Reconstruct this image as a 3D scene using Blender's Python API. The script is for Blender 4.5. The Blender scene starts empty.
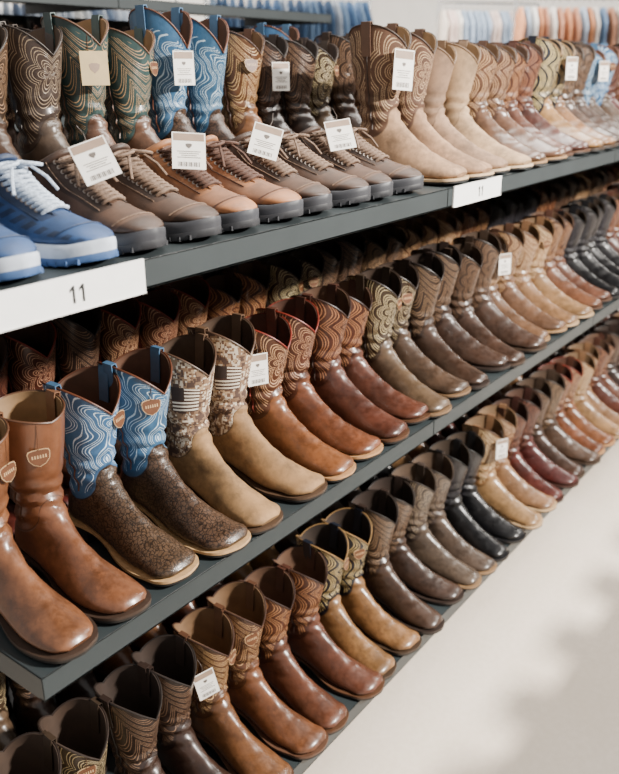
import bpy, math, random
from mathutils import Vector, Matrix
random.seed(7)
pi=math.pi
scene=bpy.context.scene
H=1.53; D=.85

def hexc(h):
    h=h.lstrip('#'); out=[]
    for i in (0,2,4):
        c=int(h[i:i+2],16)/255
        out.append(c/12.92 if c<=.04045 else ((c+.055)/1.055)**2.4)
    return tuple(out)+(1,)

# ------------------------------------------------------------ materials
class NT:
    def __init__(s,name):
        s.mat=bpy.data.materials.new(name); s.mat.use_nodes=True
        s.t=s.mat.node_tree; s.b=s.t.nodes['Principled BSDF']
    def n(s,t,**k):
        nd=s.t.nodes.new(t)
        for a,v in k.items(): setattr(nd,a,v)
        return nd
    def put(s,sock,v):
        if isinstance(v,bpy.types.NodeSocket): s.t.links.new(v,sock)
        else: sock.default_value=v
    def m(s,op,a,b=None,c=None):
        nd=s.n('ShaderNodeMath',operation=op)
        s.put(nd.inputs[0],a)
        if b is not None: s.put(nd.inputs[1],b)
        if c is not None: s.put(nd.inputs[2],c)
        return nd.outputs[0]
    def ramp(s,x,a,b,lo=0.0,hi=1.0):
        nd=s.n('ShaderNodeMapRange',interpolation_type='SMOOTHSTEP')
        s.put(nd.inputs[0],x); s.put(nd.inputs[1],a); s.put(nd.inputs[2],b)
        s.put(nd.inputs[3],lo); s.put(nd.inputs[4],hi)
        return nd.outputs[0]
    def mix(s,f,a,b,bt='MIX'):
        nd=s.n('ShaderNodeMix',data_type='RGBA',blend_type=bt)
        s.put(nd.inputs[0],f); s.put(nd.inputs[6],a); s.put(nd.inputs[7],b)
        return nd.outputs[2]
    def noise(s,scale,detail=3,vec=None,rough=.5):
        nd=s.n('ShaderNodeTexNoise'); nd.inputs['Scale'].default_value=scale
        nd.inputs['Detail'].default_value=detail; nd.inputs['Roughness'].default_value=rough
        if vec is not None: s.t.links.new(vec,nd.inputs['Vector'])
        return nd.outputs[0]
    def objco(s):
        return s.n('ShaderNodeTexCoord').outputs['Object']
    def bump(s,h,st=.3,dist=.002):
        nd=s.n('ShaderNodeBump'); nd.inputs['Strength'].default_value=st
        nd.inputs['Distance'].default_value=dist
        s.put(nd.inputs['Height'],h); s.t.links.new(nd.outputs[0],s.b.inputs['Normal'])
    def setc(s,c): s.put(s.b.inputs['Base Color'],c)
    def setr(s,r): s.put(s.b.inputs['Roughness'],r)

def simple(name,col,rough=.5,var=.12,scale=40,bump=.1,metal=0,k=1.0):
    q=NT(name); c=hexc(col); c=tuple(x*k for x in c[:3])+(1,); co=q.objco()
    nz=q.noise(scale,3,co)
    dark=tuple(x*(1-var) for x in c[:3])+(1,); lite=tuple(min(1,x*(1+var)) for x in c[:3])+(1,)
    q.setc(q.mix(q.ramp(nz,.3,.7),dark,lite)); q.setr(rough)
    q.b.inputs['Metallic'].default_value=metal
    if bump: q.bump(q.noise(scale*12,2,co),bump,.001)
    return q.mat

def sc(c,f): return tuple(min(1,x*f) for x in c[:3])+(1,)
def satur(c,f):
    g=.3*c[0]+.5*c[1]+.2*c[2]
    o=[max(0,g+(x-g)*f) for x in c[:3]]
    return tuple(o)+(1,)
DK=.50

def upper_mat(name,shaft,vamp,stitch,pat=1,crackle=False,camo=False,suede=False,patch=None):
    q=NT(name); S=sc(satur(hexc(shaft),1.12),DK*.92); V=sc(satur(hexc(vamp),1.10),DK*.96); T=sc(hexc(stitch),.95)
    tc=q.objco()
    info=q.n('ShaderNodeObjectInfo').outputs['Random']
    off=q.n('ShaderNodeVectorMath',operation='ADD'); cx=q.n('ShaderNodeCombineXYZ')
    q.put(cx.inputs[0],q.m('MULTIPLY',info,7.0)); q.put(cx.inputs[1],q.m('MULTIPLY',info,3.0))
    q.t.links.new(tc,off.inputs[0]); q.t.links.new(cx.outputs[0],off.inputs[1]); co=off.outputs[0]
    uvn=q.n('ShaderNodeUVMap'); sep=q.n('ShaderNodeSeparateXYZ')
    q.t.links.new(uvn.outputs[0],sep.inputs[0]); u=sep.outputs[0]; v=sep.outputs[1]
    s=q.m('SUBTRACT',q.m('FRACT',q.m('ADD',u,.5)),.5)
    sa=q.m('ABSOLUTE',s)
    pp=q.m('MINIMUM',sa,q.m('SUBTRACT',.5,sa))
    c4=q.m('COSINE',q.m('MULTIPLY',u,4*pi))
    bound=q.m('SUBTRACT',.206,q.m('MULTIPLY',q.m('POWER',q.m('ABSOLUTE',c4),.7),q.m('MULTIPLY',q.m('SIGN',c4),.028)))
    d=q.m('SUBTRACT',v,bound)
    vm=q.ramp(d,-.0006,.0006)
    edge=q.m('SUBTRACT',1.0,q.ramp(q.m('ABSOLUTE',d),.0008,.0022))
    nz=q.noise(14,5,co,.6); nz2=q.noise(90,4,co,.6)
    mot=q.ramp(q.m('ADD',q.m('MULTIPLY',nz,.7),q.m('MULTIPLY',nz2,.3)),.34,.66)
    scol=q.mix(mot,sc(S,.66),sc(S,1.25))
    line=0.0
    if camo:
        sn=q.n('ShaderNodeVectorMath',operation='SNAP'); q.t.links.new(tc,sn.inputs[0]); sn.inputs[1].default_value=(.0038,.0038,.0038)
        cn=q.noise(44,2,sn.outputs[0],.6)
        cr=q.n('ShaderNodeValToRGB'); cr.color_ramp.interpolation='CONSTANT'
        el=cr.color_ramp.elements; el[0].position=0; el[0].color=hexc('46332a')
        el[1].position=.42; el[1].color=hexc('7c614a')
        for p_,cc in ((.495,'bcae9a'),(.55,'5c4232'),(.60,'a08668')):
            e=el.new(p_); e.color=hexc(cc)
        q.t.links.new(cn,cr.inputs[0]); scol=cr.outputs[0]
        fm=q.m('MULTIPLY',q.m('MULTIPLY',q.m('GREATER_THAN',sa,.045),q.m('LESS_THAN',sa,.2)),
               q.m('MULTIPLY',q.m('GREATER_THAN',v,.075),q.m('LESS_THAN',v,.131)))
        st=q.m('GREATER_THAN',q.m('FRACT',q.m('MULTIPLY',v,125)),.5)
        fc=q.mix(st,hexc('41291f'),hexc('d6ccba'))
        cm=q.m('MULTIPLY',q.m('LESS_THAN',v,.104),q.m('GREATER_THAN',sa,.13))
        fc=q.mix(cm,fc,hexc('31241f'))
        scol=q.mix(fm,scol,fc)
    elif pat:
        if pat==1:
            f=q.m('ADD',q.m('MULTIPLY',pp,62),q.m('ADD',q.m('MULTIPLY',q.m('SINE',q.m('ADD',q.m('MULTIPLY',v,66),q.m('MULTIPLY',pp,14))),2.4),
               q.m('MULTIPLY',q.m('SINE',q.m('ADD',q.m('MULTIPLY',v,150),q.m('MULTIPLY',pp,-20))),.6)))
        elif pat==2:
            f=q.m('ADD',q.m('MULTIPLY',v,130),q.m('MULTIPLY',q.m('ABSOLUTE',q.m('SINE',q.m('ADD',q.m('MULTIPLY',pp,4*pi),q.m('MULTIPLY',v,18)))),-7.0))
        elif pat==4:
            vx=q.m('MULTIPLY',pp,.36); vy=q.m('SUBTRACT',v,.095)
            r=q.m('SQRT',q.m('ADD',q.m('MULTIPLY',vx,vx),q.m('MULTIPLY',q.m('MULTIPLY',vy,vy),.45)))
            ang=q.m('ARCTAN2',vy,vx)
            f=q.m('ADD',q.m('MULTIPLY',r,185),q.m('MULTIPLY',q.m('ABSOLUTE',q.m('COSINE',q.m('MULTIPLY',ang,3.0))),-2.8))
        else:
            f=q.m('ADD',q.m('MULTIPLY',q.m('ABSOLUTE',q.m('SINE',q.m('MULTIPLY',v,38))),4.2),
               q.m('ADD',q.m('MULTIPLY',pp,50),q.m('MULTIPLY',v,20)))
        tri=q.m('ABSOLUTE',q.m('SUBTRACT',q.m('FRACT',f),.5))
        lw=.13 if pat!=3 else .17
        line=q.m('SUBTRACT',1.0,q.ramp(tri,lw*.6,lw*1.4))
        grp=q.m('LESS_THAN',q.m('FRACT',q.m('MULTIPLY',f,.25)),.76)
        msk=q.m('MULTIPLY',q.m('LESS_THAN',d,-.010),q.m('GREATER_THAN',v,.012))
        side=q.m('GREATER_THAN',q.m('ABSOLUTE',q.m('SUBTRACT',sa,.25)),.022)
        thr=q.ramp(q.noise(260,2,co),.3,.5,.6,1.0)
        line=q.m('MULTIPLY',q.m('MULTIPLY',q.m('MULTIPLY',line,thr),grp),q.m('MULTIPLY',msk,side))
        scol=q.mix(q.m('MULTIPLY',line,.85),scol,T)
    vcol=q.mix(mot,sc(V,.56),sc(V,1.32))
    # rubbed / distressed lighter patches
    wear=q.m('MULTIPLY',q.ramp(q.noise(36,6,co,.7),.54,.68),.28)
    vcol=q.mix(wear,vcol,sc(V,2.0))
    hgt=q.m('MULTIPLY',nz2,.45)
    if crackle:
        vo=q.n('ShaderNodeTexVoronoi',feature='DISTANCE_TO_EDGE'); vo.inputs['Scale'].default_value=150
        nv=q.n('ShaderNodeVectorMath',operation='ADD'); ns=q.n('ShaderNodeTexNoise'); ns.inputs['Scale'].default_value=60
        sc_=q.n('ShaderNodeVectorMath',operation='SCALE'); q.t.links.new(co,ns.inputs['Vector']); q.t.links.new(ns.outputs[1],sc_.inputs[0]); sc_.inputs['Scale'].default_value=.016
        q.t.links.new(co,nv.inputs[0]); q.t.links.new(sc_.outputs[0],nv.inputs[1]); q.t.links.new(nv.outputs[0],vo.inputs['Vector'])
        cr2=q.ramp(vo.outputs['Distance'],.02,.16)
        vcol=q.mix(cr2,sc(V,.18),q.mix(mot,sc(V,.6),sc(V,1.3)))
        hgt=q.m('MULTIPLY',q.m('MULTIPLY',cr2,vm),.35)
    g=q.m('ABSOLUTE',q.m('SUBTRACT',v,q.m('SUBTRACT',.372,q.m('MULTIPLY',sa,.12))))
    tl=q.m('MULTIPLY',q.m('SUBTRACT',1.0,q.ramp(g,.0005,.0014)),.3 if not suede else 0.0)
    vcol=q.mix(tl,vcol,sc(V,.45))
    col=q.mix(vm,scol,vcol)
    col=q.mix(q.m('MULTIPLY',edge,.75),col,sc(V,.35))
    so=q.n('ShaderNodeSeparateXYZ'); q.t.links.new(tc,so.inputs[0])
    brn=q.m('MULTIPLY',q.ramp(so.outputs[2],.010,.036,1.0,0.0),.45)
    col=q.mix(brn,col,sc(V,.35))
    br=q.m('ADD',.76,q.m('MULTIPLY',info,.42))
    hs=q.n('ShaderNodeHueSaturation'); q.put(hs.inputs['Value'],br); q.put(hs.inputs['Color'],col)
    q.put(hs.inputs['Hue'],q.m('ADD',.492,q.m('MULTIPLY',info,.014)))
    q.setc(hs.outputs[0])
    q.setr(.8 if suede else q.ramp(nz2,.3,.7,.28,.44))
    if not suede and not crackle:
        q.b.inputs['Coat Weight'].default_value=.25; q.b.inputs['Coat Roughness'].default_value=.2
    h=q.m('ADD',q.m('ADD',hgt,q.m('MULTIPLY',line,.9) if not isinstance(line,float) else 0.0),q.m('MULTIPLY',edge,.8))
    fine=q.noise(420,2,co)
    q.bump(q.m('ADD',h,q.m('MULTIPLY',fine,.25)),.36,.0012)
    return q.mat

# ------------------------------------------------------------ mesh builder
class MB:
    def __init__(s): s.v=[];s.f=[];s.mi=[];s.uv=[]
    def face(s,idx,mi,uv=None):
        s.f.append(idx); s.mi.append(mi); s.uv.append(uv or [(0,0)]*len(idx))
    def grid(s,rows,mi,closed=True,uv=None,mif=None):
        base=len(s.v); n=len(rows[0])
        for r in rows: s.v.extend([tuple(p) for p in r])
        for i in range(len(rows)-1):
            for j in range(n if closed else n-1):
                k=(j+1)%n
                a=base+i*n+j;b=base+i*n+k;c=base+(i+1)*n+k;d=base+(i+1)*n+j
                uu=[(j/n,uv[i]),((j+1)/n,uv[i]),((j+1)/n,uv[i+1]),(j/n,uv[i+1])] if uv else None
                s.face((a,b,c,d),mif(i,j) if mif else mi,uu)
        return base
    def cap(s,ring,mi,uvv=0):
        base=len(s.v); s.v.extend([tuple(p) for p in ring])
        s.face(tuple(range(base,base+len(ring))),mi,[(0,uvv)]*len(ring))
    def tube(s,path,r,mi,closed=False,n=6):
        rows=[]; P=[Vector(p) for p in path]; m=len(P)
        for i,p in enumerate(P):
            a=P[(i-1)%m] if (closed or i>0) else p
            b=P[(i+1)%m] if (closed or i<m-1) else p
            t=(b-a).normalized() if (b-a).length>1e-9 else Vector((0,0,1))
            up=Vector((0,0,1)) if abs(t.z)<.9 else Vector((1,0,0))
            x=t.cross(up).normalized(); y=t.cross(x)
            rows.append([p+(x*math.cos(2*pi*k/n)+y*math.sin(2*pi*k/n))*r for k in range(n)])
        if closed: rows.append(rows[0])
        s.grid(rows,mi)
        if not closed: s.cap(rows[0],mi); s.cap(rows[-1],mi)
    def box(s,lo,hi,mi):
        x0,y0,z0=lo;x1,y1,z1=hi;b=len(s.v)
        s.v+= [(x0,y0,z0),(x1,y0,z0),(x1,y1,z0),(x0,y1,z0),(x0,y0,z1),(x1,y0,z1),(x1,y1,z1),(x0,y1,z1)]
        for q in ((0,3,2,1),(4,5,6,7),(0,1,5,4),(1,2,6,5),(2,3,7,6),(3,0,4,7)): s.face(tuple(b+i for i in q),mi)
    def plate(s,outline,c,nrm,up,th,mi):
        n=Vector(nrm).normalized(); up=Vector(up); x=up.cross(n).normalized(); y=n.cross(x)
        c=Vector(c); b=[c+x*p[0]+y*p[1] for p in outline]; f=[p+n*th for p in b]
        k=len(b); base=len(s.v); s.v+= [tuple(p) for p in b]+[tuple(p) for p in f]
        s.face(tuple(range(base+k-1,base-1,-1)),mi); s.face(tuple(range(base+k,base+2*k)),mi)
        for i in range(k):
            j=(i+1)%k; s.face((base+i,base+j,base+k+j,base+k+i),mi)
    def mesh(s,name,mats,sharp=45):
        me=bpy.data.meshes.new(name); me.from_pydata(s.v,[],s.f)
        for m in mats: me.materials.append(m)
        ul=me.uv_layers.new(name='UVMap')
        li=0
        for p,mi,uv in zip(me.polygons,s.mi,s.uv):
            p.material_index=mi; p.use_smooth=True
            for k in range(len(uv)): ul.data[li].uv=uv[k]; li+=1
        me.update()
        try: me.set_sharp_from_angle(angle=math.radians(sharp))
        except Exception: pass
        return me

def obj(name,me,loc=(0,0,0),rz=0,parent=None,scale=(1,1,1)):
    o=bpy.data.objects.new(name,me); scene.collection.objects.link(o)
    o.location=loc; o.rotation_euler=(0,0,rz); o.scale=scale
    if parent: o.parent=parent
    return o

def catmull(keys,per):
    out=[];n=len(keys)
    for i in range(n-1):
        p0=keys[max(i-1,0)];p1=keys[i];p2=keys[i+1];p3=keys[min(i+2,n-1)]
        for k in range(per):
            t=k/per
            out.append(tuple(.5*((2*b)+(-a+c)*t+(2*a-5*b+4*c-d)*t*t+(-a+3*b-3*c+d)*t**3) for a,b,c,d in zip(p0,p1,p2,p3)))
    out.append(tuple(keys[-1])); return out

def bend(x): return .009*max(0,(x-.1)/.19)**2
def rp(key,t,off=0.0,dip=0.0):
    Ax,Az,Bx,Bz,w,e,k=key
    c=math.cos(t);s=math.sin(t)
    ex=e if c<0 else 1.0
    cc=math.copysign(abs(c)**ex,c); ss=math.copysign(abs(s)**(ex if c<0 else 1),s)
    L=math.hypot(Bx-Ax,Bz-Az)/2
    cx=(Ax+Bx)/2;cz=(Az+Bz)/2
    ux=(Bx-Ax)/2/L; uz=(Bz-Az)/2/L
    L2=max(L+off,.0005); w2=max(w+off,.0005)
    x=cx+ux*L2*cc; z=cz+uz*L2*cc; y=w2*(1-k*cc)*ss
    y+=bend(x)
    return Vector((x,y,z-dip))

def curve_lookup(tab,x):
    if x<=tab[0][0]: return tab[0][1]
    for (a,b),(c,d) in zip(tab,tab[1:]):
        if x<=c: return b+(d-b)*(x-a)/(c-a)
    return tab[-1][1]

def sole(mb,hwtab,top,th,mi_side,mi_bot,grow=0.0):
    cm=catmull([(a,b) for a,b in hwtab],3)
    left=[];right=[]
    for x,hw in cm:
        hw=max(hw,.001)+grow; yb=bend(x)
        left.append((x,yb+hw)); right.append((x,yb-hw))
    loop=left+right[::-1]
    n=len(loop); tb=lambda x:curve_lookup(top,x)
    r0=[(x,y,tb(x)) for x,y in loop]
    r1=[(x,y,max(0.0,tb(x)-(th if not callable(th) else th(x)))) for x,y in loop]
    mb.grid([r0,r1],mi_side)
    m=len(cm)
    for zz,mi in ((r0,mi_side),(r1,mi_bot)):
        rows=[[zz[i],zz[n-1-i]] for i in range(m)]
        mb.grid(rows,mi,closed=False)

BOOT=[(-.020,.325,.128,.325,.0555,1,0),(-.016,.285,.124,.285,.0535,1,0),(-.009,.235,.117,.238,.049,1,0),
 (.002,.190,.108,.195,.0435,1,0),(.011,.150,.103,.163,.038,1,0),(.012,.115,.109,.142,.0345,1,0),
 (.004,.085,.123,.122,.034,.95,.05),(-.001,.060,.140,.107,.034,.85,.1),(.003,.037,.156,.095,.033,.75,.14),
 (.035,.035,.171,.085,.033,.7,.17),(.075,.032,.187,.075,.034,.7,.2),(.115,.023,.203,.066,.036,.7,.23),
 (.155,.014,.221,.058,.040,.7,.25),(.190,.011,.239,.051,.0425,.68,.25),(.222,.012,.256,.045,.0415,.64,.24),
 (.248,.013,.271,.041,.038,.62,.2),(.268,.015,.281,.036,.032,.66,.12),(.281,.018,.287,.029,.020,.8,.05)]
SOLEW=[(-.005,.004),(-.001,.015),(.009,.0275),(.03,.0355),(.055,.036),(.085,.033),(.115,.035),(.15,.045),(.185,.0535),(.215,.0548),(.243,.0515),(.266,.0445),(.283,.033),(.291,.017),(.294,.003)]
STOP=[(-.01,.037),(.06,.037),(.085,.033),(.12,.0235),(.155,.0145),(.2,.0125),(.25,.0145),(.295,.019)]

def make_boot(name,mats,h=.325,badge=False,square=False,plain=False,dipf=.050,red=False):
    n=44
    ph=(sum(map(ord,name))%17)*.37
    keys=[]
    for k in BOOT:
        k=list(k)
        if k[1]>.15:
            k[1]=.15+(k[1]-.15)*(h-.15)/(.325-.15); k[3]=.163+(k[3]-.163)*((h-.163)/(.325-.163))
        if square and k[0]>.245: k[4]*=1.15
        keys.append(tuple(k))
    rings=catmull(keys,4)
    mb=MB()
    ztop=h
    def dips(key,t):
        zz=(key[1]+key[3])/2; f=max(0,(zz-.2)/(ztop-.2))**2
        s=abs(math.sin(t)); c=math.cos(t)
        a=(dipf if c>0 else dipf*.7)*(1-s)**1.1 if not plain else .012*(1-s)
        return f*a
    rows=[]; vs=[];acc=0;pc=None
    for key in rings:
        c=Vector(((key[0]+key[2])/2,0,(key[1]+key[3])/2))
        if pc is not None: acc+=(c-pc).length
        pc=c; vs.append(acc)
        zz=c.z
        row=[]
        for j in range(n):
            t=2*pi*j/n
            off=0
            if .09<zz<.21: off=.0032*math.sin(zz*210+math.cos(t)*2+1+1.1*math.sin(t*2)+ph)*math.sin((zz-.09)/.12*pi)
            if zz<.09 and .15<key[2]<.225: off=.0009*math.sin(key[2]*200+math.sin(t)*2+ph)*max(0,math.cos(t))
            row.append(rp(key,t,off,dips(key,t)))
        rows.append(row)
    iv=min(range(len(rings)),key=lambda i:abs((rings[i][1]+rings[i][3])/2-.156))
    shift=.170-vs[iv]
    vs2=[v+shift for v in vs]
    mb.grid(rows,0,uv=vs2)
    mb.cap(rows[-1],0,.45)
    inner=[[rp(key,2*pi*j/n,-.0035,dips(key,2*pi*j/n)) for j in range(n)] for key in rings[:12]]
    mb.grid([rows[0]]+inner,2)
    mb.cap(inner[-1],2)
    mb.tube([p for p in rows[0]],.0018,1,closed=True,n=6)
    for j in (n//4,3*n//4):
        pts=[]
        for i in range(0,24):
            p=Vector(rows[i][j]); sg=1 if p.y>0 else -1
            pts.append(p+Vector((0,sg*.0006,0)))
        mb.tube(pts,.0016,1,n=5)
    for sg in (1,-1):
        t=sg*pi/2; path=[]
        for i,off in ((6,.002),(3,.003),(0,.003)): 
            path.append(rp(rings[i],t,off,0))
        tp=rp(rings[0],t,0,0)
        path+= [tp+Vector((0,sg*.0035,.004)),tp+Vector((0,-sg*.004,.005))]
        for i,off in ((0,-.006),(3,-.006),(6,-.006)): path.append(rp(rings[i],t,off,0))
        hw=.012
        r1=[p+Vector((-hw,0,0)) for p in path]; r2=[p+Vector((hw,0,0)) for p in path]
        r1b=[p+Vector((-hw,sg*.0016 if i<4 else -sg*.0016,.0016 if i in(3,4) else 0)) for i,p in enumerate(path)]
        r2b=[p+Vector((hw,sg*.0016 if i<4 else -sg*.0016,.0016 if i in(3,4) else 0)) for i,p in enumerate(path)]
        rr=[[a,b,c,d] for a,b,c,d in zip(r1,r2,r2b,r1b)]
        mb.grid(rr,5); mb.cap(rr[0],5); mb.cap(rr[-1],5)
    hw=[(x,w*(1.08 if square and x>.25 and x<.285 else 1)) for x,w in SOLEW]
    sole(mb,hw,STOP,.0050,3,4,grow=0.0)
    top2=[(x,z-.0050) for x,z in STOP]
    sole(mb,hw,top2,.0045,4,4,grow=-.0008)
    hl=[]
    m=16
    for i in range(m+1):
        a=pi/2+pi*i/m
        hl.append((.032+.034*math.cos(a),.034*math.sin(a)))
    hl=[(.068,.033)]+hl+[(.068,-.033)]
    rws=[]
    for z,f in ((.031,1.0),(.020,.965),(.0085,.93),(.008,.95),(.0,.94)):
        rws.append([(.034+(x-.034)*f,y*f,z) for x,y in hl])
    mb.grid(rws[:3],4); mb.grid(rws[2:],4); mb.cap(rws[-1],4)
    if badge:
        t=-.42; key=rings[7]
        p=rp(key,t,.004,dips(key,t)*.5); nn=(rp(key,t,.01)-rp(key,t,0)).normalized()
        nn=(nn+Vector((.3,0,.12))).normalized()
        ol=[(-.018,.009),(-.0163,.0129),(-.009,.0146),(.009,.0146),(.0163,.0129),(.018,.009),(.0163,-.0022),(.010,-.010),(.0,-.0146),(-.010,-.010),(-.0163,-.0022)]
        mb.plate(ol,p,nn,(0,0,1),.0016,6)
        mb.plate([(a*.92,b*.91) for a,b in ol],p+nn*.0016,nn,(0,0,1),.0005,7)
        for i in range(6):
            x=-.0105+i*.0042
            mb.plate([(x-.0012,-.0002),(x+.0012,-.0002),(x+.0009,.0052),(x-.0009,.0052)],p+nn*.0021,nn,(0,0,1),.0003,6)
        mb.tube([rp(rings[0],t,.0,dips(rings[0],t)),p+Vector((0,0,.012))+nn*.001],.0005,7,n=4)
    if red:
        for tt in (pi-.25,pi+.25):
            p=rp(rings[5],tt,-.0045,dips(rings[5],tt)); nn=(rp(rings[5],tt,-.01)-rp(rings[5],tt,0)).normalized()
            ov=[(.015*math.cos(2*pi*i/16),.011*math.sin(2*pi*i/16)) for i in range(16)]
            mb.plate(ov,p,nn,(0,0,1),.0012,8)
            mb.plate([(a*.6,b*.3) for a,b in ov],p+nn*.0012,nn,(0,0,1),.0003,6)
        mats=list(mats)+[M_RED]
    return mb.mesh(name,mats)

def bmats(shaft,vamp,stitch,pat=1,welt='a57c4e',pip=None,liner='a9865e',soleb='15110e',**kw):
    nm='leather_'+shaft
    return [upper_mat(nm,shaft,vamp,stitch,pat,**kw),simple('piping',pip or stitch,.5,k=.6),
            simple('liner',liner,.75,k=.55),simple('welt',welt,.55,scale=90,k=.8),simple('outsole',soleb,.6),
            simple('strap',shaft if not kw.get('camo') else '7a5c44',.5,k=.5),M_BE,M_BF]
M_BE=simple('badge_edge','b89870',.5,k=.8); M_BF=simple('badge_face','6e4226',.45,k=.6); M_RED=simple('red_label','c01c1c',.4)
VD={
 'roper':dict(a=('986848','986848','70452a',0),k=dict(welt='3a2a20',pip='6a4630'),h=.31,badge=True,plain=True),
 'blue':dict(a=('5580a8','68503f','ccdeea',1),k=dict(crackle=True,welt='c09a6c',pip='6a3a22',liner='6b4630'),h=.31,badge=True,square=True),
 'camo':dict(a=('a08060','ac865e','c8b190',1),k=dict(camo=True,welt='4a3626',pip='5d4332',suede=True,liner='5b4432'),h=.32,square=True),
 'redbrn':dict(a=('643c2c','8a563a','d0a27c',4),k=dict(welt='b8895c',pip='8a2c1a',liner='5a3624'),h=.31,square=True,red=True),
 'cognac':dict(a=('704a34','86583c','cca474',2),k=dict(welt='5a3c2a',pip='45291b',liner='8a6848'),h=.32,badge=True,square=True),
 'redcog':dict(a=('5e3c2e','724a38','b0845c',1),k=dict(welt='4e3424',pip='422a1e',liner='7a5a42'),h=.31),
 'olive':dict(a=('48382a','64503f','d8c498',4),k=dict(welt='7c6044',pip='2e2018',liner='4a3628'),h=.315,badge=True,square=True),
 'dark':dict(a=('3a2a23','463228','96765a',2),k=dict(welt='2c201a',pip='20150f',liner='3a2a20'),h=.32),
 'brown':dict(a=('6a4a38','785844','c09a72',3),k=dict(welt='a07c54',pip='3a2418',liner='8a6848'),h=.31),
 'tan':dict(a=('a07654','ac8662','e8cca0',2),k=dict(welt='c0a078',pip='6a4a30',liner='8f7050'),h=.315,badge=True,square=True),
 'pale':dict(a=('b8987a','c8a686','7a5a40',0),k=dict(suede=True,welt='d8bc98',pip='8a6c50'),h=.31),
 'taupe':dict(a=('584a42','665649','a8947a',4),k=dict(welt='8a6c4c',pip='32261e',liner='6a5442'),h=.312),
 'black':dict(a=('18171a','121114','48444a',1),k=dict(welt='121114',pip='0c0c0c',liner='4a3a2c'),h=.31),
 'navygold':dict(a=('1a2130','a87e54','e4c884',3),k=dict(welt='3c2c1e',pip='a17c4c',liner='3a2c22'),h=.318,badge=True,square=True),
 'oxblood':dict(a=('4a2820','5e2c24','905f44',1),k=dict(welt='3a1f17',pip='2a140e',liner='5a3c2c'),h=.31),
 'teal':dict(a=('4c6462','7a5a46','c8a070',2),k=dict(welt='a0805a',pip='6c4a34'),h=.33,badge=True),
 'brntan':dict(a=('7a5842','d0a884','d8b88e',4),k=dict(welt='d0b088',pip='3e2a1c',suede=True),h=.325,square=True),
 'walnut':dict(a=('4c3a2d','584234','98785a',4),k=dict(welt='3c2c20',pip='2a1d14',liner='5a4432'),h=.318,square=True),
 'chestnut':dict(a=('5c3628','6a4030','b07c54',3),k=dict(welt='52341f',pip='341c12',liner='70503a'),h=.308,square=True),
}
MESH={}
for k,d in VD.items():
    MESH[k]=make_boot('cowboy_boot_'+k,bmats(*d['a'],**d['k']),d['h'],d.get('badge',False),d.get('square',False),d.get('plain',False),red=d.get('red',False))
MESH['bluetall']=make_boot('cowboy_boot_bluetall',list(MESH['blue'].materials),.350,False,True,False,.075)

# ------------------------------------------------------------ low shoes
SHOE=[(.002,.098,.098,.130,.036,1,0),(-.003,.080,.114,.118,.038,1,0),(-.003,.060,.131,.106,.038,.95,.05),
 (.002,.036,.150,.095,.037,.8,.12),(.035,.031,.165,.087,.036,.7,.16),(.075,.029,.181,.079,.036,.7,.18),
 (.115,.027,.198,.071,.038,.7,.2),(.155,.025,.217,.064,.041,.7,.2),(.19,.024,.236,.059,.042,.7,.2),
 (.222,.025,.255,.055,.041,.7,.18),(.25,.027,.271,.050,.036,.75,.12),(.270,.030,.283,.043,.026,.8,.1),(.282,.035,.287,.038,.010,1,0)]
SHW=[(-.008,.006),(-.003,.020),(.010,.031),(.03,.0365),(.055,.037),(.085,.035),(.115,.036),(.15,.0435),(.185,.0492),(.215,.0495),(.243,.045),(.265,.0365),(.281,.025),(.290,.011),(.293,.003)]
SHT=[(-.01,.040),(.03,.037),(.1,.032),(.2,.029),(.26,.032),(.295,.040)]
SHB=[(-.01,.004),(.03,.0),(.2,.0),(.25,.002),(.295,.012)]
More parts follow.
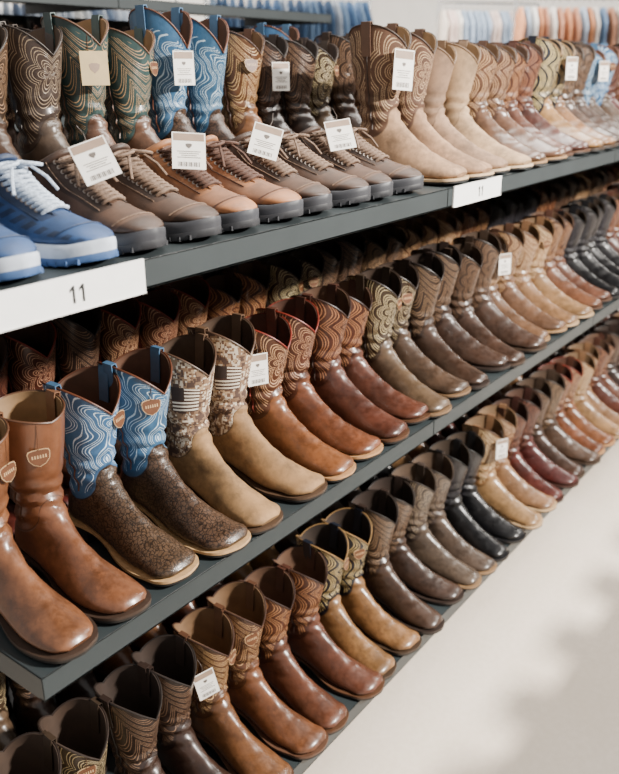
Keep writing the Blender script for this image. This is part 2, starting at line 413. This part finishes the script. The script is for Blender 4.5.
def make_shoe(name,mats,sport=False):
    n=40; rings=catmull(SHOE,4); mb=MB()
    rows=[];vs=[];acc=0;pc=None
    for key in rings:
        c=Vector(((key[0]+key[2])/2,0,(key[1]+key[3])/2))
        if pc is not None: acc+=(c-pc).length
        pc=c; vs.append(acc)
        f=max(0,(c.z-.085)/.03)
        rows.append([rp(key,2*pi*j/n,0,f*.012*(abs(math.sin(2*pi*j/n))**2)) for j in range(n)])
    R=len(rings)
    def mif(i,j):
        t=2*pi*j/n; t=min(t,2*pi-t)
        bx=rings[i][2]
        if bx<.215 and .42<t<.95: return 1
        if i>R-13 and t<2.2 and not sport and bx>.262: return 1
        if sport and i>8 and 1.1<t<1.6 and (i//2)%2: return 1
        if rings[i][0]<.03 and t>2.3 and i>3: return 1
        return 0
    mb.grid(rows,0,uv=vs,mif=mif); mb.cap(rows[-1],1)
    inner=[[rp(key,2*pi*j/n,-.006,.004) for j in range(n)] for key in rings[:11]]
    mb.grid([rows[0]]+inner,2); mb.cap(inner[-1],2)
    mb.tube([rp(rings[1],2*pi*j/n,-.001,(.012*abs(math.sin(2*pi*j/n))**2)*1.0-.004) for j in range(n)],.0055,1,closed=True,n=8)
    for sg in (1,-1):
        pts=[rp(k,sg*.95,.0008) for k in rings if k[2]<.215][2:]
        mb.tube(pts,.0011,5 if not sport else 1,n=5)
        pts=[rp(k,sg*.42,.0008) for k in rings if k[2]<.215][2:]
        mb.tube(pts,.0016,1,n=5)
    i=R-13
    mb.tube([rp(rings[i],-1.5+3.0*q/16,.0008) for q in range(17)],.0012,5 if not sport else 1,n=5)
    cand=[k for k in rings if .106<k[2]<.212]
    m=len(cand)
    step=2
    for i in range(0,m-step,step):
        for sg in (1,-1):
            a,b=cand[i],cand[i+step]; pts=[]
            for q in range(9):
                w=q/8; key=tuple(x+(y-x)*w for x,y in zip(a,b)); t=sg*(-.66+1.32*w)
                pts.append(rp(key,t,(.0045+(.0012 if sg>0 else 0)) if q not in (0,8) else .0))
            mb.tube(pts,.0029,5,n=6)
        for sg in (1,-1):
            c=rp(cand[i],sg*.68,.001); nn=(rp(cand[i],sg*.68,.01)-c).normalized()
            mb.tube([c,c+nn*.0012],.0032,8,n=8)
    for sg in (1,-1):
        c=rp(cand[1],0,.007); pts=[]
        for q in range(13):
            a=q/12*2*pi
            pts.append(c+Vector((.006+.012*math.sin(a)*1.0,sg*(.036*(1-math.cos(a))/2+.001),.004+.010*math.sin(a/2)-.014*(1-math.cos(a))/2)))
        mb.tube(pts,.0026,5,n=6)
        mb.tube([c,c+Vector((.012,sg*.014,.002)),c+Vector((.03,sg*.028,-.014)),c+Vector((.042,sg*.036,-.032))],.0024,5,n=6)
    cm=catmull(SHW,3)
    def ringat(zf,grow):
        L=[];Rr=[]
        for x,hw in cm:
            zt_=curve_lookup(SHT,x); zb_=curve_lookup(SHB,x); z=zb_+(zt_-zb_)*zf
            L.append((x,bend(x)+max(hw,.001)+grow,z)); Rr.append((x,bend(x)-max(hw,.001)-grow,z))
        return L+Rr[::-1]
    sp_=.42 if not sport else .38
    ms=[ringat(1,-.003),ringat(.93,-.0002),ringat(.7,.0006),ringat(sp_,.0)]
    mb.grid(ms,3)
    mb.grid([ringat(sp_,.0),ringat(sp_-.03,.0008),ringat(.05,.0004),ringat(0,-.003)],4)
    for ring_,mi in ((ms[0],3),(ringat(0,-.003),4)):
        nn=len(ring_); mb.grid([[ring_[i],ring_[nn-1-i]] for i in range(len(cm))],mi,closed=False)
    for i in range(19):
        x=.008+i*.0145; hw=curve_lookup(SHW,x)-.0012; zb_=curve_lookup(SHB,x)
        for sg in (1,-1):
            y=bend(x)+sg*(hw+.0022)
            mb.box((x-.0045,min(y,y-sg*.004),zb_+.0005),(x+.0045,max(y,y-sg*.004),zb_+.0075),4)
    return mb.mesh(name,mats,50)

def shoe_upper(name,col,scale=500):
    q=NT(name); c=sc(hexc(col),.66); co=q.objco()
    a=q.noise(30,4,co); q.setc(q.mix(q.ramp(a,.3,.7),sc(c,.72),sc(c,1.25))); q.setr(.55)
    q.bump(q.noise(scale,2,co),.3,.001); return q.mat
CARD=simple('card_white','dedad2',.6,.03); CARDB=simple('card_brown','8a7462',.6,.05); PRINT=simple('card_print','5a524c',.6,.02)
CARDC=simple('card_cream','b09a70',.6,.05); EYE=simple('eyelet','8a8078',.3,.1,metal=.8)
def smats(up,pan,lin,mid,out,lace): return [shoe_upper('shoe_upper_'+up,up),shoe_upper('shoe_panel_'+pan,pan),simple('shoe_lining',lin,.8),simple('midsole',mid,.5,k=.8),simple('shoe_outsole',out,.6),simple('lace',lace,.8,.3,300,k=.7),CARD,CARD,EYE]
SM={'brown':make_shoe('lace_up_shoe_brown',smats('604636','443024','2e2420','35363b','222327','7a6250')),
    'tan':make_shoe('lace_up_shoe_tan',smats('946648','a87048','3c2c24','383a40','242529','55382a')),
    'blue':make_shoe('running_shoe_blue',smats('2c4c7a','1e3252','26345a','c4cedc','34517c','c4d2e4'),True)}

# ------------------------------------------------------------ hang tags
def tag_mesh(name,cream=False,w=.046,h=.066):
    mb=MB(); N=(1,0,0); U=(0,0,1)
    r=lambda a,b,x0=0,y0=0:[(x0-a/2,y0-b/2),(x0+a/2,y0-b/2),(x0+a/2,y0+b/2),(x0-a/2,y0+b/2)]
    mb.plate(r(w,h),(0,0,-h/2),N,U,.0012,0)
    sh=[(-.5,.35),(-.25,.5),(.25,.5),(.5,.35),(.4,-.1),(0,-.5),(-.4,-.1)]
    if cream: mb.plate([(a*w*.4,b*w*.35) for a,b in sh],(.0012,0,-h/2),N,U,.0003,1)
    else:
        mb.plate(r(w*.92,h*.20,0,h*.37),(.0012,0,-h/2),N,U,.0003,1)
        mb.plate([(a*w*.2,b*w*.16) for a,b in sh],(.0012,0,-h/2+h*.13),N,U,.0003,2)
        for i in range(4): mb.plate(r(w*(.7-.12*(i%3)),h*.016,0,-h*(.02+.055*i)),(.0012,0,-h/2),N,U,.0003,2)
        for i in range(14): mb.plate(r(w*.012*(1+(i*7)%3),h*.12,w*(-.32+.048*i),-h*.37),(.0012,0,-h/2),N,U,.0003,2)
    mb.tube([(0.001,0,-.004),(-.002,.003,.012),(-.008,0,.030)],.0005,2,n=4)
    return mb.mesh(name,[CARDC if cream else CARD,CARDB,PRINT],30)
TAG=tag_mesh('hang_tag'); TAGC=tag_mesh('hang_tag_cream',True,.052,.06); TAGS=tag_mesh('hang_tag_square',False,.054,.062); TAGL=tag_mesh('hang_tag_large',False,.052,.082)
def add_tag(par,me,loc,rz,ry=0.0,rx=0.0):
    o=bpy.data.objects.new('hang_tag',me); scene.collection.objects.link(o)
    o.parent=par; o.location=loc; o.rotation_euler=(rx,ry,rz)
    if par.scale[1]<0: o.scale=(1,-1,1)
    return o

# ------------------------------------------------------------ shelving
zt=H-.29*D; zm=H-.938*D; zb=.092
SH=simple('shelf_metal','31383a',.42,.08,8,.05,k=.8); SHD=simple('shelf_back','1d1d1e',.6,.08,8,.0); KICK=simple('kick','161616',.6)
XS=[.504,1.63,2.76,3.89,5.02]
def shelving(name,x_list,y0,y1,levels,zbase,ytopback=None,back=True):
    e=bpy.data.objects.new(name,None); scene.collection.objects.link(e)
    for a,b in zip(x_list,x_list[1:]):
        for li,z in enumerate(levels):
            yb=y1 if (li or ytopback is None) else ytopback
            mb=MB(); mb.box((a+.001,y0,z-.042),(b-.001,y0+.002,z),0); mb.box((a+.001,y0,z-.003),(b-.001,yb,z),0)
            mb.box((a+.001,y0,z-.042),(b-.001,y0+.012,z-.038),0)
            for xx in (a+.001,b-.003): mb.box((xx,y0,z-.042),(xx+.002,yb,z),0)
            mb.box((a+.05,y0+.1,z-.03),(a+.07,yb,z-.003),1)
            o=obj('shelf_board',mb.mesh('shelf_board',[SH,SHD],30),parent=e)
            md=o.modifiers.new('b','BEVEL'); md.width=.0008; md.segments=2; md.limit_method='ANGLE'
        mb=MB(); mb.box((a,y0+.04,0),(b,y1,zbase-.042),0); obj('kick_plate',mb.mesh('kick_plate',[KICK],30),parent=e)
        if back:
            mb=MB(); mb.box((a,y1,0),(b,y1+.015,levels[0]-.045),0)
            for k in range(14):
                zz=.1+k*.09
                if zz<levels[0]-.1: mb.box((a+.02,y1-.002,zz),(b-.02,y1,zz+.004),1)
            obj('back_panel',mb.mesh('back_panel',[SHD,KICK],30),parent=e)
    for a in x_list:
        mb=MB(); mb.box((a-.015,y1-.03,0),(a+.015,y1-.0005,levels[0]-.046),0); obj('upright_post',mb.mesh('upright_post',[SH],30),parent=e)
    return e
main_unit=shelving('shelving_unit',XS,D,1.49,[zt,zm,zb],zb,ytopback=2.13)

# signs
SW=simple('sign_white','e9e9e6',.4,.02); SB=simple('sign_black','0c0c0c',.5)
for x0,x1,hh in ((.497,.746,.046),(1.652,1.895,.044)):
    mb=MB(); mb.box((x0,D-.004,zt-hh+.002),(x1,D-.0002,zt+.002),0); mb.box((x0,D-.005,zt-hh),(x1,D-.0002,zt-hh+.002),0)
    so=obj('shelf_label_sign',mb.mesh('shelf_label_sign',[SW],30))
    mb=MB(); cx=(x0+x1)/2+.010; cz=zt-hh/2; hN=.0115
    for dx in (-.0075,.0075):
        ol=[(dx-.0005,-hN),(dx+.0032,-hN),(dx+.0032,hN),(dx+.0002,hN),(dx-.0048,hN*.62),(dx-.0048,hN*.30),(dx-.0005,hN*.56)]
        mb.plate(ol,(cx,D-.0041,cz),(0,-1,0),(0,0,1),.0004,0)
    t=obj('number_text',mb.mesh('number_text',[SB],30),parent=so)

# ------------------------------------------------------------ placing
PITCH=.112; X0=.574
def put(kind,i,ytoe,z,parent=None,x=None,flip=False,name='cowboy_boot'):
    x=X0+PITCH*i if x is None else x
    amp=1.0 if i<8 else 1.5
    x+=random.uniform(-.0035,.0035); jy=random.uniform(-.009,.009)*amp; rz=random.uniform(-.055,.055)*amp
    me=MESH[kind]; sgn=1 if i%2 else -1; sz=random.uniform(.965,1.03)
    if flip: return obj(name,me,(x,ytoe-.29+jy,z+.0005),pi/2+rz,parent,(1,sgn,sz))
    return obj(name,me,(x,ytoe+.29+jy,z+.0005),-pi/2+rz,parent,(1,sgn,sz))
def seq(lst,n,fill):
    s=[]
    for k in lst: s+=[k,k]
    j=0
    while len(s)<n: s+=[fill[j%len(fill)]]*2; j+=1
    return s[:n]
mid=seq(['roper','blue','camo','redbrn','chestnut','olive','dark','walnut','brown','tan','redcog','black','black'],40,['chestnut','dark','tan','walnut','redbrn'])
base=seq(['olive','dark','cognac','chestnut','navygold','dark','taupe','black','tan','oxblood','walnut','redbrn','tan'],40,['chestnut','dark','cognac','walnut','redcog'])
topA=seq([None]*5+['brntan','pale','brown','chestnut','navygold','walnut','blue'],40,['oxblood','dark','redcog','dark'])
topB=['dark','brown','brown','walnut','taupe','teal','teal','bluetall','bluetall','cognac','dark','dark','olive','walnut','redcog']+seq(['chestnut','dark','taupe','dark','blue','navygold'],25,['dark','walnut','dark','redcog'])
front={}
for i in range(40):
    front['m',i]=put(mid[i],i,D-.006,zm)
    front['b',i]=put(base[i],i,D-.026,zb)
    if topA[i]: front['t',i]=put(topA[i],i,D-.008,zt)
def rowpar(): 
    e=bpy.data.objects.new('row_of_cowboy_boots',None); scene.collection.objects.link(e); return e
e=rowpar()
for i in range(40):
    k=mid[i] if i not in (2,3,4,5) else ['oxblood','redbrn','dark','redbrn'][i-2]
    if i<2:k='oxblood'
    put(k,i,1.165,zm,e,name='boot')
e=rowpar()
for i in range(40): put(base[i],i,1.165,zb,e,name='boot')
e=rowpar()
tb={}
for i in range(40): tb[i]=put(topB[i],i,1.17,zt,e,name='boot',x=.55+PITCH*i)
e=rowpar()
for i in range(40): put(topB[(i*7+3)%40],i,1.80+.01,zt,e,name='boot',flip=True)
for i,(k,x) in enumerate([('blue',.576),('blue',.680),('brown',.786),('brown',.888),('tan',.990),('tan',1.092),('brown',1.196),('brown',1.299),('brown',1.402),('brown',1.506)]):
    s_=.985
    o=obj('running_shoe' if k=='blue' else 'lace_up_shoe',SM[k],(x,D-.004+.292,zt+.0005),-pi/2+random.uniform(-.015,.015),None,(s_,s_ if i%2 else -s_,s_))
    if i in (2,4,6,8):
        sg=1 if o.scale[1]>0 else -1
        add_tag(o,TAGS,(.165,-.018*sg,.150),(-.6+.15*math.sin(i*3))*sg,-.5,.35*math.sin(i*2.3))
def tagboot(o,me=TAG,z=.28,x=.132,side=-.02,ry=-.05,rx=0.0):
    sg=1 if o.scale[1]>0 else -1; add_tag(o,me,(x,side*sg,z),-.45*sg,ry,rx)
tagboot(tb[5],TAGC,.27); tagboot(tb[7],TAG,.27); tagboot(tb[10],TAG,.26)
tagboot(front['t',10],TAGL,.275,rx=.08); tagboot(front['t',19],TAG,.27);tagboot(front['t',22],TAG,.27)
tagboot(front['b',0],TAGL,.25,rx=-.3); tagboot(front['b',3],TAG,.27,.118,.045,rx=.2); tagboot(front['b',16],TAG,.28); tagboot(front['m',16],TAG,.27); tagboot(front['m',5],TAG,.25,.10,.055)

# ------------------------------------------------------------ rear shelving + opposite rack
shelving('shelving_unit',[.9,2.28,3.66],2.62,3.2,[1.775,1.36,.9,.45,.072],.072)
for z,y in ((1.36,2.62),(.9,2.62)):
    e=rowpar()
    for i in range(24): put(['brown','dark','redcog','dark','taupe','oxblood'][(i//2*5+int(z*10))%6],i,y,z,e,x=.98+i*.113,name='boot')
shelving('shelving_unit',[4.6,6.2,7.8],3.6,4.2,[1.3,.7,.072],.072)
e=rowpar()
for i in range(26): put(['brown','blue','redcog','tan','taupe','black'][(i//2*5)%6],i,3.6,1.3,e,x=4.68+i*.118,name='boot')
shelving('shelving_unit',[.7,1.9,3.1],-.9,-.08,[.74,.072],.072,back=False)
e=rowpar()
for i in range(12): put(['brown','dark','tan','redbrn'][(i//2)%4],i,-.09,.74,e,x=.82+i*.195,name='boot',flip=True)

# clothes racks
def clothes_rack(loc,rz,L,cols,top=2.05,seed=1):
    rd=random.Random(seed); mb=MB(); mats=[simple('rack_chrome','b8babc',.25,.02,metal=1)]+[simple('cloth_'+c,c,.9,.15,20,.2) for c in cols]
    mb.tube([(-L/2,0,top),(L/2,0,top)],.014,0,n=10)
    for x in (-L/2,L/2):
        mb.tube([(x,0,.03),(x,0,top)],.016,0,n=10); mb.tube([(x,-.28,.02),(x,.28,.02)],.018,0,n=8)
    x=-L/2+.06
    while x<L/2-.05:
        mi=1+rd.randrange(len(cols)); ln=rd.uniform(.62,.95); rows=[]
        for a in range(9):
            z=top-.09-ln*a/8; hw=(.07 if a==0 else .21 if a==1 else .225+.02*math.sin(a+x*9)); th=.018+.008*a/8
            row=[]
            for j in range(20):
                t=2*pi*j/20
                row.append((x+th*math.sin(t)+.012*math.sin(3*math.cos(t)*3+a*.5+x*30)*(a/8),hw*math.cos(t),z-(0.05*abs(math.cos(t)) if a==1 else 0)))
            rows.append(row)
        mb.grid(rows,mi); mb.cap(rows[0],mi); mb.cap(rows[-1],mi)
        mb.tube([(x,0,top-.09),(x,0,top-.02),(x,.012,top+.012),(x,.02,top+.0)],.003,0,n=5)
        x+=rd.uniform(.055,.09)
    o=obj('clothes_rack',mb.mesh('clothes_rack',mats,60),loc,rz); return o
clothes_rack((9.6,3.5,0),-.9,1.5,['c88860','a8b8cc','e4e0da','b88468','e8e4de','6f88a8'],2.22,2)
clothes_rack((6.6,5.2,0),-.6,1.6,['5f7fa4','7f9ab8','c8d0da','4a6484'],2.2,3)
clothes_rack((10.8,5.2,0),-.7,1.4,['e8e4dc','d0c4b8','98a8bc','d8c4bc'],2.3,4)
clothes_rack((5.4,6.8,0),-.4,2.0,['bdc5cf','687890','d8d4cc'],2.2,5)

# ------------------------------------------------------------ room
q=NT('floor_mat'); co=q.objco()
a=q.noise(1.3,4,co); b=q.noise(60,3,co)
f=q.m('ADD',q.m('MULTIPLY',a,.7),q.m('MULTIPLY',b,.3))
col=q.mix(q.ramp(f,.35,.65),hexc('c6b8a8'),hexc('d2c6b8'))
q.setc(col); q.setr(.42); q.bump(b,.05,.001)
mb=MB(); mb.box((-4,-5,-.1),(14,10,0),0); obj('floor',mb.mesh('floor',[q.mat],30))
W=simple('wall_paint','eeece8',.8,.03,3,.02)
mb=MB(); mb.box((-4,10,0),(14,10.1,3.6),0); obj('wall_back',mb.mesh('wall_back',[W],30))
mb=MB(); mb.box((14,-5,0),(14.1,10,3.6),0); obj('wall_right',mb.mesh('wall_right',[W],30))

# ------------------------------------------------------------ light
w=bpy.data.worlds.new('World'); scene.world=w; w.use_nodes=True
w.node_tree.nodes['Background'].inputs[0].default_value=(1,.975,.95,1); w.node_tree.nodes['Background'].inputs[1].default_value=.66
def area(name,loc,tgt,sx,sy,E,col=(1,.945,.87)):
    l=bpy.data.lights.new(name,'AREA'); l.shape='RECTANGLE'; l.size=sx; l.size_y=sy; l.energy=E; l.color=col
    o=bpy.data.objects.new(name,l); scene.collection.objects.link(o); o.location=loc
    o.rotation_euler=(Vector(tgt)-Vector(loc)).to_track_quat('-Z','Y').to_euler(); return o
area('background_fill',(2.0,-1.6,2.60),(1.9,.6,.4),.2,.12,470)
area('background_fill',(2.5,.95,3.1),(2.5,1.0,0),3.5,.25,115)
area('background_fill',(5.5,-.4,3.1),(4.5,.8,.6),2.5,.3,115)
area('background_fill',(8,6,3.4),(9,7,0),5,3,650)  # added fill light, no fixture behind it: brightens back wall and far store

# ------------------------------------------------------------ camera
cam=bpy.data.cameras.new('camera'); co_=bpy.data.objects.new('camera',cam); scene.collection.objects.link(co_)
th=math.radians(37); p=math.radians(21.4)
F=Vector((math.cos(p)*math.cos(th),math.cos(p)*math.sin(th),-math.sin(p)))
R=Vector((math.sin(th),-math.cos(th),0)); U=R.cross(F)
co_.matrix_world=Matrix(((R.x,U.x,-F.x,0),(R.y,U.y,-F.y,0),(R.z,U.z,-F.z,H),(0,0,0,1)))
cam.sensor_fit='VERTICAL'; cam.sensor_height=36; cam.sensor_width=28.8; cam.lens=38.0
cam.dof.use_dof=True; cam.dof.focus_distance=1.45; cam.dof.aperture_fstop=4.0
cam.clip_start=.02
scene.camera=co_
